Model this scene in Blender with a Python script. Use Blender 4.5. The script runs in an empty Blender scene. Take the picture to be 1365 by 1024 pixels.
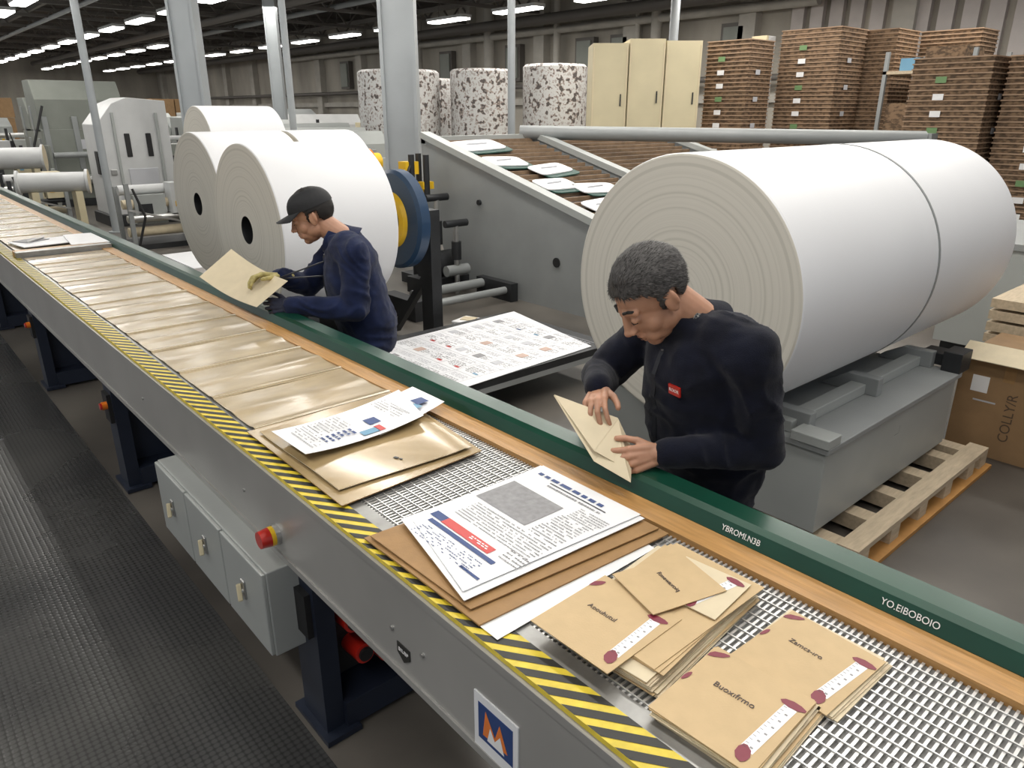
import bpy, bmesh, math, random
from mathutils import Vector, Matrix, noise
from mathutils.bvhtree import BVHTree
random.seed(7)
V=Vector
# ---------------------------------------------------------------- materials
def mat(name,col,rough=.5,metal=0,var=0,vscale=6,bump=0,bscale=60,coat=0,emit=0,stretch=(1,1,1),sheen=0,sss=0):
    m=bpy.data.materials.new(name); m.use_nodes=True
    nt=m.node_tree; N=nt.nodes; L=nt.links; p=N['Principled BSDF']
    c=(col[0],col[1],col[2],1)
    p.inputs['Base Color'].default_value=c; p.inputs['Roughness'].default_value=rough
    p.inputs['Metallic'].default_value=metal; p.inputs['Coat Weight'].default_value=coat; p.inputs['Coat Roughness'].default_value=.15
    if sheen: p.inputs['Sheen Weight'].default_value=sheen; p.inputs['Sheen Roughness'].default_value=.5; p.inputs['Specular IOR Level'].default_value=.15
    if sss: p.inputs['Subsurface Weight'].default_value=sss; p.inputs['Subsurface Radius'].default_value=(.012,.005,.003); p.inputs['Subsurface Scale'].default_value=1
    if emit: p.inputs['Emission Color'].default_value=c; p.inputs['Emission Strength'].default_value=emit
    if var or bump:
        tc=N.new('ShaderNodeTexCoord'); mp=N.new('ShaderNodeMapping'); mp.inputs['Scale'].default_value=stretch
        L.new(tc.outputs['Object'],mp.inputs['Vector'])
    if var:
        n=N.new('ShaderNodeTexNoise'); n.inputs['Scale'].default_value=vscale; n.inputs['Detail'].default_value=5
        L.new(mp.outputs[0],n.inputs['Vector'])
        r=N.new('ShaderNodeValToRGB'); r.color_ramp.elements[0].position=.3; r.color_ramp.elements[1].position=.7
        r.color_ramp.elements[0].color=tuple(max(0,x*(1-var)) for x in col)+(1,)
        r.color_ramp.elements[1].color=tuple(min(1,x*(1+var)) for x in col)+(1,)
        L.new(n.outputs['Fac'],r.inputs['Fac']); L.new(r.outputs['Color'],p.inputs['Base Color'])
    if bump:
        n2=N.new('ShaderNodeTexNoise'); n2.inputs['Scale'].default_value=bscale; n2.inputs['Detail'].default_value=4
        L.new(mp.outputs[0],n2.inputs['Vector'])
        b=N.new('ShaderNodeBump'); b.inputs['Strength'].default_value=bump; b.inputs['Distance'].default_value=.01
        L.new(n2.outputs['Fac'],b.inputs['Height']); L.new(b.outputs[0],p.inputs['Normal'])
    return m
M={}
M['beam']=mat('painted_grey',(.36,.355,.34),.33,.25,.08,3)
M['navy']=mat('navy_steel',(.018,.025,.045),.45,.2,.2,4)
M['dark']=mat('dark_steel',(.035,.037,.04),.5,.5,.2,5)
M['black']=mat('black_rubber',(.012,.012,.013),.55)
M['yellow']=mat('hazard_yellow',(.68,.53,.04),.4,0,.15,30)
M['hblack']=mat('hazard_black',(.015,.015,.012),.45)
M['wire']=mat('wire_steel',(.62,.62,.61),.32,.6)
M['wirebase']=mat('belt_underlay',(.19,.19,.185),.6,.2,.2,40)
M['tray']=mat('tray_steel',(.30,.30,.29),.35,.6,.15,20)
M['wood']=mat('timber_rail',(.46,.25,.085),.45,0,.18,14,.1,90,.2,0,(8,.6,8))
M['green']=mat('green_enamel',(.006,.055,.033),.3,.1,.15,5,coat=.3)
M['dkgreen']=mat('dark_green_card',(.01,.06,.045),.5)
M['white']=mat('white_ink',(.85,.85,.85),.5)
M['paper']=mat('white_paper',(.80,.81,.83),.45,0,.02,9,coat=.15)
M['kraft']=mat('kraft_paper',(.50,.35,.17),.6,0,.05,25,.05,200)
M['kraftd']=mat('kraft_board',(.33,.19,.075),.6,0,.08,25,.05,200)
M['kraftl']=mat('kraft_light',(.66,.57,.40),.6,0,.05,15)
M['envel']=mat('buff_envelope',(.56,.41,.225),.6,0,.04,25,.05,250)
M['envside']=mat('page_edges',(.60,.50,.35),.7,0,.2,60,0,60,0,0,(1,1,12))
M['film']=mat('glossy_kraft_film',(.43,.345,.22),.25,0,.16,5,.10,14,coat=.4,stretch=(1,2.2,1))
M['film2']=mat('film_edge_glint',(.64,.56,.41),.3,0,.1,8,coat=.3)  # sheet rims, and the reflected bright line painted on front ridges
M['gold']=mat('glossy_amber_film',(.39,.285,.145),.22,.1,.14,6,.10,14,coat=.4)
M['purple']=mat('maroon_ink',(.20,.018,.04),.45)
M['ink']=mat('dark_ink',(.03,.03,.045),.5)
M['ink2']=mat('soft_dark_ink',(.09,.065,.055),.55)
M['boxink']=mat('box_print',(.10,.065,.04),.7)
M['greyink']=mat('grey_ink',(.27,.27,.28),.55,0,.15,60)
M['lgrey']=mat('pale_grey_ink',(.50,.51,.54),.55)
M['tan_ink']=mat('tan_ink',(.50,.36,.30),.55)
M['red']=mat('red_ink',(.55,.035,.03),.4)
M['orange']=mat('orange_lens',(.80,.20,.02),.25,coat=.5)
M['redp']=mat('red_plastic',(.50,.02,.012),.3,coat=.5)
M['blue']=mat('blue_ink',(.025,.06,.20),.5)
M['lblue']=mat('light_blue_ink',(.15,.33,.48),.5)
M['steel']=mat('brushed_steel',(.55,.55,.54),.3,.9)
M['mach']=mat('machine_grey',(.28,.295,.295),.45,.1,.07,2.5)
M['machl']=mat('machine_light_grey',(.38,.40,.39),.42,.1,.06,2.5)
M['machw']=mat('machine_white',(.58,.59,.59),.45,0,.06,3)
M['teal']=mat('machine_sage_grey',(.21,.225,.20),.5,.05,.06,3)
M['slat']=mat('slat_brown',(.27,.18,.11),.5,.1,.25,9)
M['card']=mat('cardboard',(.30,.185,.09),.75,0,.1,8,.05,60)
M['cream']=mat('cream_panel',(.60,.53,.35),.55,0,.06,2)
M['blueP']=mat('blue_wheel_paint',(.015,.045,.10),.35)
M['yelP']=mat('yellow_paint',(.80,.50,.02),.4)
M['pal']=mat('pallet_wood',(.50,.41,.29),.8,0,.15,9,.1,60,0,0,(1,6,6))
M['palo']=mat('orange_board',(.42,.21,.06),.7,0,.15,9)
M['skin']=mat('skin',(.44,.235,.15),.5,0,.14,16,.05,300,sss=.12)
M['lip']=mat('lips',(.28,.12,.09),.45)
M['hair']=mat('dark_hair',(.012,.01,.009),.6)
M['hairg']=mat('salt_pepper_hair',(.05,.047,.046),.6,0,.6,90,stretch=(.5,2,1))
M['hairg2']=mat('grey_strands',(.17,.165,.16),.5)
M['jack1']=mat('navy_fleece',(.0055,.007,.016),.9,0,.35,14,.35,380,sheen=.12)
M['jack2']=mat('blue_fleece',(.011,.018,.055),.9,0,.3,14,.35,380,sheen=.12)
M['zip']=mat('zip_tape',(.03,.032,.04),.5,.3)
M['trous']=mat('dark_trousers',(.010,.011,.015),.8)
M['cap']=mat('black_cap',(.010,.011,.013),.7,0,.2,60)
M['glovey']=mat('yellow_green_glove',(.40,.34,.13),.7,0,.3,50)
M['gloved']=mat('navy_glove',(.015,.02,.045),.7,0,.2,50)
M['lamp']=mat('lamp_diffuser',(1,.98,.93),.5,emit=8)
M['galv']=mat('column_grey',(.35,.375,.39),.5,.1,.06,2)
M['green2']=mat('label_green',(.16,.28,.12),.6)
def checkmat():
    m=mat('checked_lining',(.2,.2,.2),.8); N=m.node_tree.nodes; L=m.node_tree.links
    tc=N.new('ShaderNodeTexCoord'); c=N.new('ShaderNodeTexChecker'); c.inputs['Scale'].default_value=150
    c.inputs['Color1'].default_value=(.02,.022,.03,1); c.inputs['Color2'].default_value=(.22,.22,.21,1)
    L.new(tc.outputs['Object'],c.inputs['Vector']); L.new(c.outputs['Color'],N['Principled BSDF'].inputs['Base Color']); return m
M['check']=checkmat()
def rollmat(name):
    m=bpy.data.materials.new(name); m.use_nodes=True; N=m.node_tree.nodes; L=m.node_tree.links; p=N['Principled BSDF']
    p.inputs['Roughness'].default_value=.6
    tc=N.new('ShaderNodeTexCoord'); mp=N.new('ShaderNodeMapping'); mp.inputs['Scale'].default_value=(0,1,1)
    ln=N.new('ShaderNodeVectorMath'); ln.operation='LENGTH'
    L.new(tc.outputs['Object'],mp.inputs['Vector']); L.new(mp.outputs[0],ln.inputs[0])
    n=N.new('ShaderNodeTexNoise'); n.noise_dimensions='1D'; n.inputs['Scale'].default_value=60; n.inputs['Detail'].default_value=7
    L.new(ln.outputs['Value'],n.inputs['W'])
    r=N.new('ShaderNodeValToRGB'); r.color_ramp.elements[0].position=.30; r.color_ramp.elements[1].position=.52
    r.color_ramp.elements[0].color=(.56,.535,.47,1); r.color_ramp.elements[1].color=(.66,.63,.56,1)
    L.new(n.outputs['Fac'],r.inputs['Fac']); L.new(r.outputs[0],p.inputs['Base Color'])
    b=N.new('ShaderNodeBump'); b.inputs['Strength'].default_value=.06; b.inputs['Distance'].default_value=.003
    L.new(n.outputs['Fac'],b.inputs['Height']); L.new(b.outputs[0],p.inputs['Normal']); return m
M['rollface']=rollmat('paper_roll_end'); M['roll']=mat('paper_roll_surface',(.77,.78,.80),.5,0,.02,1.5)
def speckle():
    m=bpy.data.materials.new('printed_wrap'); m.use_nodes=True; N=m.node_tree.nodes; L=m.node_tree.links; p=N['Principled BSDF']
    tc=N.new('ShaderNodeTexCoord'); v=N.new('ShaderNodeTexNoise'); v.inputs['Scale'].default_value=11; v.inputs['Detail'].default_value=4
    r=N.new('ShaderNodeValToRGB'); r.color_ramp.interpolation='CONSTANT'
    e=r.color_ramp.elements; e[0].position=0; e[0].color=(.08,.07,.065,1); e[1].position=.40; e[1].color=(.33,.27,.24,1)
    x=e.new(.45); x.color=(.56,.56,.55,1); x=e.new(.60); x.color=(.38,.35,.33,1)
    L.new(tc.outputs['Object'],v.inputs['Vector']); L.new(v.outputs['Fac'],r.inputs['Fac']); L.new(r.outputs[0],p.inputs['Base Color']); return m
M['speck']=speckle()
def layered(name,c1,c2,scale):
    m=bpy.data.materials.new(name); m.use_nodes=True; N=m.node_tree.nodes; L=m.node_tree.links; p=N['Principled BSDF']; p.inputs['Roughness'].default_value=.8
    tc=N.new('ShaderNodeTexCoord'); mp=N.new('ShaderNodeMapping'); mp.inputs['Scale'].default_value=(6,6,scale)
    n=N.new('ShaderNodeTexNoise'); n.inputs['Scale'].default_value=2; n.inputs['Detail'].default_value=2
    r=N.new('ShaderNodeValToRGB'); r.color_ramp.elements[0].position=.4; r.color_ramp.elements[1].position=.6
    r.color_ramp.elements[0].color=c1+(1,); r.color_ramp.elements[1].color=c2+(1,)
    L.new(tc.outputs['Object'],mp.inputs['Vector']); L.new(mp.outputs[0],n.inputs['Vector']); L.new(n.outputs['Fac'],r.inputs['Fac']); L.new(r.outputs[0],p.inputs['Base Color']); return m
M['stack']=layered('stacked_trays',(.08,.05,.028),(.22,.14,.08),12)
M['stackrim']=mat('tray_rim',(.34,.23,.15),.8,0,.15,6)
def noisefloor(name,c1,c2,r1,r2,sc):
    m=bpy.data.materials.new(name); m.use_nodes=True; N=m.node_tree.nodes; L=m.node_tree.links; p=N['Principled BSDF']
    tc=N.new('ShaderNodeTexCoord')
    n=N.new('ShaderNodeTexNoise'); n.inputs['Scale'].default_value=sc; n.inputs['Detail'].default_value=7; L.new(tc.outputs['Object'],n.inputs['Vector'])
    r=N.new('ShaderNodeValToRGB'); r.color_ramp.elements[0].position=.3; r.color_ramp.elements[1].position=.75
    r.color_ramp.elements[0].color=c1+(1,); r.color_ramp.elements[1].color=c2+(1,)
    L.new(n.outputs['Fac'],r.inputs['Fac']); L.new(r.outputs[0],p.inputs['Base Color'])
    q=N.new('ShaderNodeMapRange'); q.inputs['To Min'].default_value=r1; q.inputs['To Max'].default_value=r2
    L.new(n.outputs['Fac'],q.inputs['Value']); L.new(q.outputs[0],p.inputs['Roughness'])
    return m,N,L,p,tc,r
M['floor']=noisefloor('factory_floor',(.055,.05,.045),(.165,.15,.13),.2,.5,1.1)[0]
def platemat():
    m,N,L,p,tc,cr=noisefloor('anti_slip_plate',(.062,.064,.069),(.135,.134,.128),.14,.38,1.0)
    p.inputs['Metallic'].default_value=.4
    v=N.new('ShaderNodeTexVoronoi'); v.inputs['Scale'].default_value=44; v.inputs['Randomness'].default_value=.06
    L.new(tc.outputs['Object'],v.inputs['Vector'])
    r=N.new('ShaderNodeValToRGB'); r.color_ramp.elements[0].position=.32; r.color_ramp.elements[1].position=.6
    r.color_ramp.elements[0].color=(1,1,1,1); r.color_ramp.elements[1].color=(.2,.2,.2,1)
    L.new(v.outputs['Distance'],r.inputs['Fac'])
    b=N.new('ShaderNodeBump'); b.inputs['Strength'].default_value=.22; b.inputs['Distance'].default_value=.003
    L.new(r.outputs[0],b.inputs['Height']); L.new(b.outputs[0],p.inputs['Normal'])
    mx=N.new('ShaderNodeMixRGB'); mx.blend_type='MULTIPLY'; mx.inputs['Fac'].default_value=.55
    L.new(cr.outputs[0],mx.inputs['Color1']); L.new(r.outputs[0],mx.inputs['Color2']); L.new(mx.outputs[0],p.inputs['Base Color']); return m
M['plate']=platemat()
M['wall']=mat('concrete_wall',(.36,.335,.29),.8,0,.3,.7,0,60,0,0,(1,1,.3))
M['wallp']=mat('wall_pilaster',(.42,.40,.36),.8,0,.12,2)
M['wallr']=mat('ribbed_panel',(.50,.46,.44),.7,0,.08,2)
M['ceil']=mat('dark_ceiling',(.045,.038,.032),.9,0,.4,1)
M['truss']=mat('truss_steel',(.13,.12,.11),.6,.2)
# ---------------------------------------------------------------- builder
def basis(d):
    d=d.normalized(); a=V((0,0,1)) if abs(d.z)<.9 else V((1,0,0))
    x=d.cross(a).normalized(); y=d.cross(x).normalized(); return x,y
class B:
    def __init__(s): s.v=[];s.f=[];s.mi=[];s.sm=[];s.ms=[]
    def m(s,k):
        if k not in s.ms: s.ms.append(k)
        return s.ms.index(k)
    def add(s,vs,fs,k,smooth=False):
        o=len(s.v); s.v+= [tuple(p) for p in vs]; i=s.m(k)
        for f in fs: s.f.append([a+o for a in f]); s.mi.append(i); s.sm.append(smooth)
        return s
    def box(s,k,x0,x1,y0,y1,z0,z1):
        vs=[(x,y,z) for z in (z0,z1) for y in (y0,y1) for x in (x0,x1)]
        return s.add(vs,[(0,2,3,1),(4,5,7,6),(0,1,5,4),(2,6,7,3),(0,4,6,2),(1,3,7,5)],k)
    def obox(s,k,c,sz,ang=0,ax='Z',mtx=None):
        R=mtx if mtx else Matrix.Rotation(ang,3,ax); c=V(c)
        vs=[c+R@V((sx*sz[0]/2,sy*sz[1]/2,q*sz[2]/2)) for q in (-1,1) for sy in (-1,1) for sx in (-1,1)]
        return s.add(vs,[(0,2,3,1),(4,5,7,6),(0,1,5,4),(2,6,7,3),(0,4,6,2),(1,3,7,5)],k)
    def beam(s,k,p0,p1,w,h):
        p0=V(p0);p1=V(p1);d=(p1-p0); x,y=basis(d)
        vs=[p+x*a*w/2+y*b*h/2 for p in (p0,p1) for a,b in ((-1,-1),(1,-1),(1,1),(-1,1))]
        return s.add(vs,[(3,2,1,0),(4,5,6,7),(0,1,5,4),(1,2,6,5),(2,3,7,6),(3,0,4,7)],k)
    def cyl(s,k,p0,p1,r0,r1=None,n=20,cap=None,caps=True):
        p0=V(p0);p1=V(p1); r1=r0 if r1 is None else r1; x,y=basis(p1-p0)
        vs=[]
        for p,r in ((p0,r0),(p1,r1)):
            for i in range(n):
                a=2*math.pi*i/n; vs.append(p+x*math.cos(a)*r+y*math.sin(a)*r)
        s.add(vs,[(i,(i+1)%n,n+(i+1)%n,n+i) for i in range(n)],k,True)
        if caps:
            s.add(vs[:n],[tuple(range(n-1,-1,-1))],cap or k); s.add(vs[n:],[tuple(range(n))],cap or k)
        return s
    def tube(s,k,pts,r,n=10):
        for a,b in zip(pts[:-1],pts[1:]): s.cyl(k,a,b,r,n=n)
        return s
    def lathe(s,prof,c,axis,n=64):
        c=V(c); ax=V(axis).normalized(); x,y=basis(ax); rings=[]
        for a,r,k in prof: rings.append([c+ax*a+(x*math.cos(2*math.pi*i/n)+y*math.sin(2*math.pi*i/n))*r for i in range(n)])
        for j in range(len(prof)-1):
            s.add(rings[j]+rings[j+1],[(i,(i+1)%n,n+(i+1)%n,n+i) for i in range(n)],prof[j][2],True)
        return s
    def ell(s,k,c,r,R=None,nu=20,nv=12):
        c=V(c); vs=[];fs=[]
        for j in range(nv+1):
            t=math.pi*j/nv
            for i in range(nu):
                a=2*math.pi*i/nu; p=V((r[0]*math.sin(t)*math.cos(a),r[1]*math.sin(t)*math.sin(a),r[2]*math.cos(t)))
                vs.append(c+(R@p if R else p))
        for j in range(nv):
            for i in range(nu): fs.append((j*nu+i,(j+1)*nu+i,(j+1)*nu+(i+1)%nu,j*nu+(i+1)%nu))
        return s.add(vs,fs,k,True)
    def prism(s,k,pts,ext):
        e=V(ext); n=len(pts); pts=[V(p) for p in pts]; vs=pts+[p+e for p in pts]
        return s.add(vs,[tuple(range(n-1,-1,-1)),tuple(range(n,2*n))]+[(i,(i+1)%n,n+(i+1)%n,n+i) for i in range(n)],k)
    def q(s,k,c,r,u,w,h,lift=0):
        c=V(c);r=V(r).normalized();u=V(u).normalized();n=r.cross(u); c=c+n*lift
        return s.add([c-r*w/2-u*h/2,c+r*w/2-u*h/2,c+r*w/2+u*h/2,c-r*w/2+u*h/2],[(0,1,2,3)],k)
    def grid(s,k,c4,nx,ny,fn=None,thick=.001,side=None):
        a,b,c,d=[V(p) for p in c4]; top=[]
        for j in range(ny+1):
            for i in range(nx+1):
                u=i/nx;v=j/ny; p=(a*(1-u)+b*u)*(1-v)+(d*(1-u)+c*u)*v
                if fn: p=p+V(fn(u,v))
                top.append(p)
        W=nx+1; fs=[(j*W+i,j*W+i+1,(j+1)*W+i+1,(j+1)*W+i) for j in range(ny) for i in range(nx)]
        s.add(top,fs,k,True)
        bot=[p-V((0,0,thick)) for p in top]; s.add(bot,[f[::-1] for f in fs],side or k,True)
        rim=[i for i in range(W)]+[j*W+nx for j in range(1,ny+1)]+[ny*W+i for i in range(nx-1,-1,-1)]+[j*W for j in range(ny-1,0,-1)]
        n=len(rim); s.add([top[i] for i in rim]+[bot[i] for i in rim],[(i,(i+1)%n,n+(i+1)%n,n+i) for i in range(n)],side or k)
        return s
    def done(s,name,parent=None,bevel=0):
        me=bpy.data.meshes.new(name); mn=V([min(p[i] for p in s.v) for i in range(3)]); mx=V([max(p[i] for p in s.v) for i in range(3)]); c=(mn+mx)/2
        me.from_pydata([V(p)-c for p in s.v],[],s.f)
        for k in s.ms: me.materials.append(M[k])
        me.polygons.foreach_set('material_index',s.mi); me.polygons.foreach_set('use_smooth',s.sm); me.update()
        ob=bpy.data.objects.new(name,me); bpy.context.collection.objects.link(ob); ob.location=c
        if bevel:
            b=ob.modifiers.new('b','BEVEL'); b.width=bevel; b.segments=2; b.limit_method='ANGLE'; b.angle_limit=.7
        if parent: setpar(ob,parent)
        return ob
def setpar(ob,parent):
    ob.parent=parent; ob.matrix_parent_inverse=Matrix.Translation(-parent.location)
def text(body,loc,right,up,size,k,parent,name='lettering',ext=.0004,sx=1):
    cu=bpy.data.curves.new(name,'FONT'); cu.body=body; cu.size=size; cu.align_x='CENTER'; cu.align_y='CENTER'; cu.extrude=ext
    ob=bpy.data.objects.new(name,cu); bpy.context.collection.objects.link(ob)
    dg=bpy.context.evaluated_depsgraph_get(); me=bpy.data.meshes.new_from_object(ob.evaluated_get(dg))
    bpy.data.objects.remove(ob); r=V(right).normalized(); u=V(up).normalized(); n=r.cross(u)
    R=Matrix((r*sx,u,n)).transposed()
    for v in me.vertices: v.co=R@v.co
    me.materials.clear(); me.materials.append(M[k])
    o=bpy.data.objects.new(name,me); bpy.context.collection.objects.link(o); o.location=V(loc)
    if parent: setpar(o,parent)
    return o
def marks(b,k,c,r,u,w,h,rows,lift,dens=.8,word=.012,th=.35):
    c=V(c);r=V(r).normalized();u=V(u).normalized()
    for j in range(rows):
        yy=-h/2+(j+.5)*h/rows; x=-w/2
        while x<w/2-word*.4:
            l=min(word*random.uniform(.4,1.4),w/2-x)
            if random.random()<dens: b.q(k,c+r*(x+l/2)+u*yy,r,u,l,h/rows*th,lift)
            x+=l+word*.3
# ---------------------------------------------------------------- camera
cam=bpy.data.cameras.new('camera'); co=bpy.data.objects.new('camera',cam); bpy.context.collection.objects.link(co)
cam.sensor_width=36; cam.lens=977/1365*36; co.location=(0,0,1.95)
co.rotation_euler=(math.radians(90-20.33),0,math.radians(-41.2)); bpy.context.scene.camera=co; cam.clip_end=200
# ---------------------------------------------------------------- shell
b=B(); b.box('floor',-8,19.2,-6,62,-.1,0); b.done('floor')
b=B(); b.box('plate',-3,.74,-2,12,0,.004); b.done('anti_slip_floor_plate')
b=B(); b.box('wall',19,19.2,-6,62,0,5.8)
for y in range(-4,62,4):
    b.box('wallp',18.7,19,y-.25,y+.25,0,5.8)
b.box('wallp',18.8,19,-6,62,2.2,2.4)
y=-2
while y<10.6: b.box('wallr',18.85,19,y,y+.32,2.4,5.8); y+=.5
for y,r in ((14.3,.1),(14.9,.16),(15.6,.08),(19,.12),(22.5,.2),(27,.15)): b.cyl('wallp',(18.6,y,0),(18.6,y,5.8),r)
for y in (12,16,17.5,21,25,29,33): b.box('truss',18.75,18.98,y,y+.8,3.0,4.2); b.box('teal',18.7,18.76,y+.1,y+.7,3.1,4.1)
b.cyl('wallp',(18.6,10,4.5),(18.6,40,4.5),.12); b.cyl('truss',(18.5,10,2.8),(18.5,50,2.8),.08)
b.done('wall_right')
b=B(); b.box('wall',-8,19,61.8,62,0,5.8); b.done('wall_far')
b=B(); b.box('ceil',-8,19.2,-6,62,5.8,5.9); ce=b.done('ceiling')
b=B()
for y in range(4,60,4):
    b.box('truss',-8,19,y-.06,y+.06,5.65,5.78); b.box('truss',-8,19,y-.05,y+.05,5.05,5.15)
    for i in range(27):
        x=-8+i; b.beam('truss',(x,y,5.1),(x+(.5),y,5.7),.05,.05); b.beam('truss',(x+.5,y,5.7),(x+1,y,5.1),.05,.05)
for x in (1.5,6,9.5,12.5,16.5): b.box('truss',x-.06,x+.06,0,61,5.2,5.35)
b.cyl('truss',(11,0,5.0),(11,61,5.0),.13); b.cyl('truss',(17.6,0,4.7),(17.6,61,4.7),.16); b.cyl('galv',(13.3,0,5.2),(13.3,61,5.2),.09)
b.cyl('galv',(6.6,0,5.05),(6.6,61,5.05),.07); b.cyl('galv',(2.6,0,5.2),(2.6,61,5.2),.1)
b.done('roof_truss_frame')
for x,y0 in ((-1.5,-1),(2.4,10),(4.4,-1.65),(7.9,.9),(15,.9),(11.3,36)):
    b=B(); y=y0
    while y<60:
        b.box('machw',x-.2,x+.2,y-.9,y+.9,4.62,4.70); b.box('lamp',x-.18,x+.18,y-.85,y+.85,4.57,4.62)
        b.cyl('truss',(x,y-.5,4.7),(x,y-.5,5.8),.01,n=6); b.cyl('truss',(x,y+.5,4.7),(x,y+.5,5.8),.01,n=6)
        y+=3.2 if x>3 else 2.6
    b.done('fluorescent_light_row')
def area(n,loc,sx,sy,e,col=(1,.955,.89)):
    l=bpy.data.lights.new(n,'AREA'); l.shape='RECTANGLE'; l.size=sx; l.size_y=sy; l.energy=e; l.color=col
    o=bpy.data.objects.new(n,l); bpy.context.collection.objects.link(o); o.location=loc; return o
area('ceiling_light',(-1.5,3,4.5),.5,9,120)
area('ceiling_light',(1.6,.5,4.5),.5,5,100)
area('ceiling_light',(4.4,5,4.5),.4,10,225)
area('ceiling_light',(7.9,7,4.5),.4,12,240)
area('ceiling_light',(11.5,9,4.5),1,12,360)
area('ceiling_light',(15,12,4.5),1,18,520)
area('ceiling_light',(2.4,18,4.5),.5,14,200)
area('ceiling_light',(9,26,4.5),1,18,480)
area('ceiling_light',(9,44,4.5),2,20,700)
w=bpy.data.worlds.new('world'); bpy.context.scene.world=w; w.use_nodes=True
w.node_tree.nodes['Background'].inputs[0].default_value=(.94,.96,1,1); w.node_tree.nodes['Background'].inputs[1].default_value=.46
# ---------------------------------------------------------------- conveyor table
Y0,Y1=-.9,14.0
b=B()
b.box('beam',.75,.80,Y0,Y1,.66,.925); b.box('beam',.742,.80,Y0,Y1,.915,.935); b.box('beam',.744,.80,Y0,Y1,.645,.665)
b.box('tray',.80,1.50,Y0,Y1,.86,.90)
b.box('wirebase',.86,1.37,Y0,Y1,.90,.935)
b.box('tray',.82,.862,Y0,Y1,.90,.944)
b.box('yellow',.752,.822,Y0,Y1,.93,.9465)
y=Y0+.12
while y<Y1-.05:
    b.add([(.7525,y+.0,.9472),(.8215,y-.10,.9472),(.8215,y-.10+.034,.9472),(.7525,y+.034,.9472)],[(0,1,2,3)],'hblack'); y+=.064
b.box('wood',1.368,1.448,Y0,Y1,.90,.955)
b.prism('green',[(1.446,Y0,.90),(1.446,Y0,.957),(1.462,Y0,.992),(1.478,Y0,1.002),(1.545,Y0,1.002),(1.553,Y0,.994),(1.553,Y0,.78),(1.50,Y0,.78),(1.50,Y0,.90)][::-1],(0,Y1-Y0,0))
b.box('beam',1.50,1.54,Y0,Y1,.62,.79)
y=Y0+.02
while y<3.0:
    b.box('wire',.862,1.366,y,y+.0055,.935,.9415); y+=.0135
x=.87
while x<1.365:
    b.box('wire',x,x+.003,Y0,3.2,.9415,.9445); x+=.031
while y<Y1:
    b.box('wire',.862,1.366,y,y+.012,.935,.941); y+=.03
table=b.done('conveyor_table')
for yl in (-.45,1.81,4.07,6.15,8.3,10.5,12.7):
    b=B(); b.box('navy',.775,.84,yl,yl+.16,.015,.645); b.box('navy',1.40,1.48,yl,yl+.16,.015,.86)
    b.box('navy',.84,1.40,yl+.12,yl+.15,.08,.86); b.box('navy',.755,.88,yl-.04,yl+.20,.004,.024); b.box('navy',1.38,1.5,yl-.03,yl+.19,0,.02)
    b.box('navy',.84,1.40,yl-.02,yl+.12,.02,.12); b.box('navy',1.05,1.10,yl,yl+.12,.1,.86)
    b.box('black',.755,.78,yl+.02,yl+.12,.40,.56)
    if yl>3: b.cyl('orange',(.755,yl+.04,.50),(.73,yl+.04,.50),.022); b.cyl('redp',(.73,yl+.04,.50),(.72,yl+.04,.50),.018)
    b.done('conveyor_leg',table)
b=B()
for x,z,r in ((.90,.40,.035),(.98,.36,.032),(.93,.26,.035),(1.01,.22,.03)):
    b.cyl('redp',(x,1.90,z),(x,1.80,z+.01),r,n=18); b.cyl('black',(x,1.80,z+.01),(x,1.79,z+.01),r*.7,n=18)
b.tube('redp',[(.9,1.84,.45),(.92,1.82,.56),(1.0,1.84,.62)],.009); b.box('black',.85,1.04,1.90,1.93,.15,.6)
b.done('red_cable_reels',table)
b=B(); b.box('machl',.675,.80,1.9,2.93,.335,.645)
for i in range(3):
    ya=1.905+i*.345; b.box('machl',.662,.676,ya,ya+.335,.34,.64)
    b.box('steel',.655,.663,ya+.15,ya+.18,.47,.54); b.beam('cream',(.648,ya+.175,.525),(.640,ya+.15,.475),.016,.014); b.cyl('steel',(.663,ya+.165,.50),(.645,ya+.165,.50),.01,n=12)
cab=b.done('control_cabinet',table,bevel=.004)
b=B(); b.cyl('steel',(.75,1.96,.725),(.735,1.96,.725),.034,n=24); b.cyl('yelP',(.735,1.96,.725),(.722,1.96,.725),.031,n=24); b.cyl('redp',(.722,1.96,.725),(.690,1.96,.725),.031,.027,n=24)
b.done('emergency_stop_button',table)
b=B(); b.box('paper',.7465,.75,.835,.975,.665,.81); b.box('blue',.7455,.7466,.850,.960,.695,.79)
b.add([(.7450,.945,.71),(.7450,.935,.78),(.7450,.905,.73),(.7450,.890,.775),(.7450,.865,.715)],[(0,1,2),(2,3,4),(0,2,4)],'orange')
b.add([(.7446,.93,.705),(.7446,.92,.745),(.7446,.905,.72),(.7446,.888,.745),(.7446,.875,.705)],[(0,1,2),(2,3,4),(0,2,4)],'white')
b.done('maker_plate',table)
b=B(); b.prism('hblack',[(.7475,1.28,.745),(.7475,1.225,.745),(.7475,1.225,.715),(.7475,1.2525,.695),(.7475,1.28,.715)],(.003,0,0)); tg=b.done('shield_tag',table)
text('BIIUBP',(.747,1.2525,.727),(0,-1,0),(0,0,1),.015,'white',table)
for yy,zz in ((1.3,.77),(1.17,.77),(2.2,.78),(3.3,.78),(.5,.78)):
    B().cyl('steel',(.75,yy,zz),(.745,yy,zz),.006,n=10).done('bolt',table)
rr=V((0,-1,0)); uu=V((.016,0,.035)).normalized()
text('YBROMI.N3B',(1.4525,.805,.974),rr,uu,.021,'white',table,sx=.9)
text('YO.EIBOBOIO',(1.4525,.405,.974),rr,uu,.021,'white',table,sx=.9)
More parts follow.
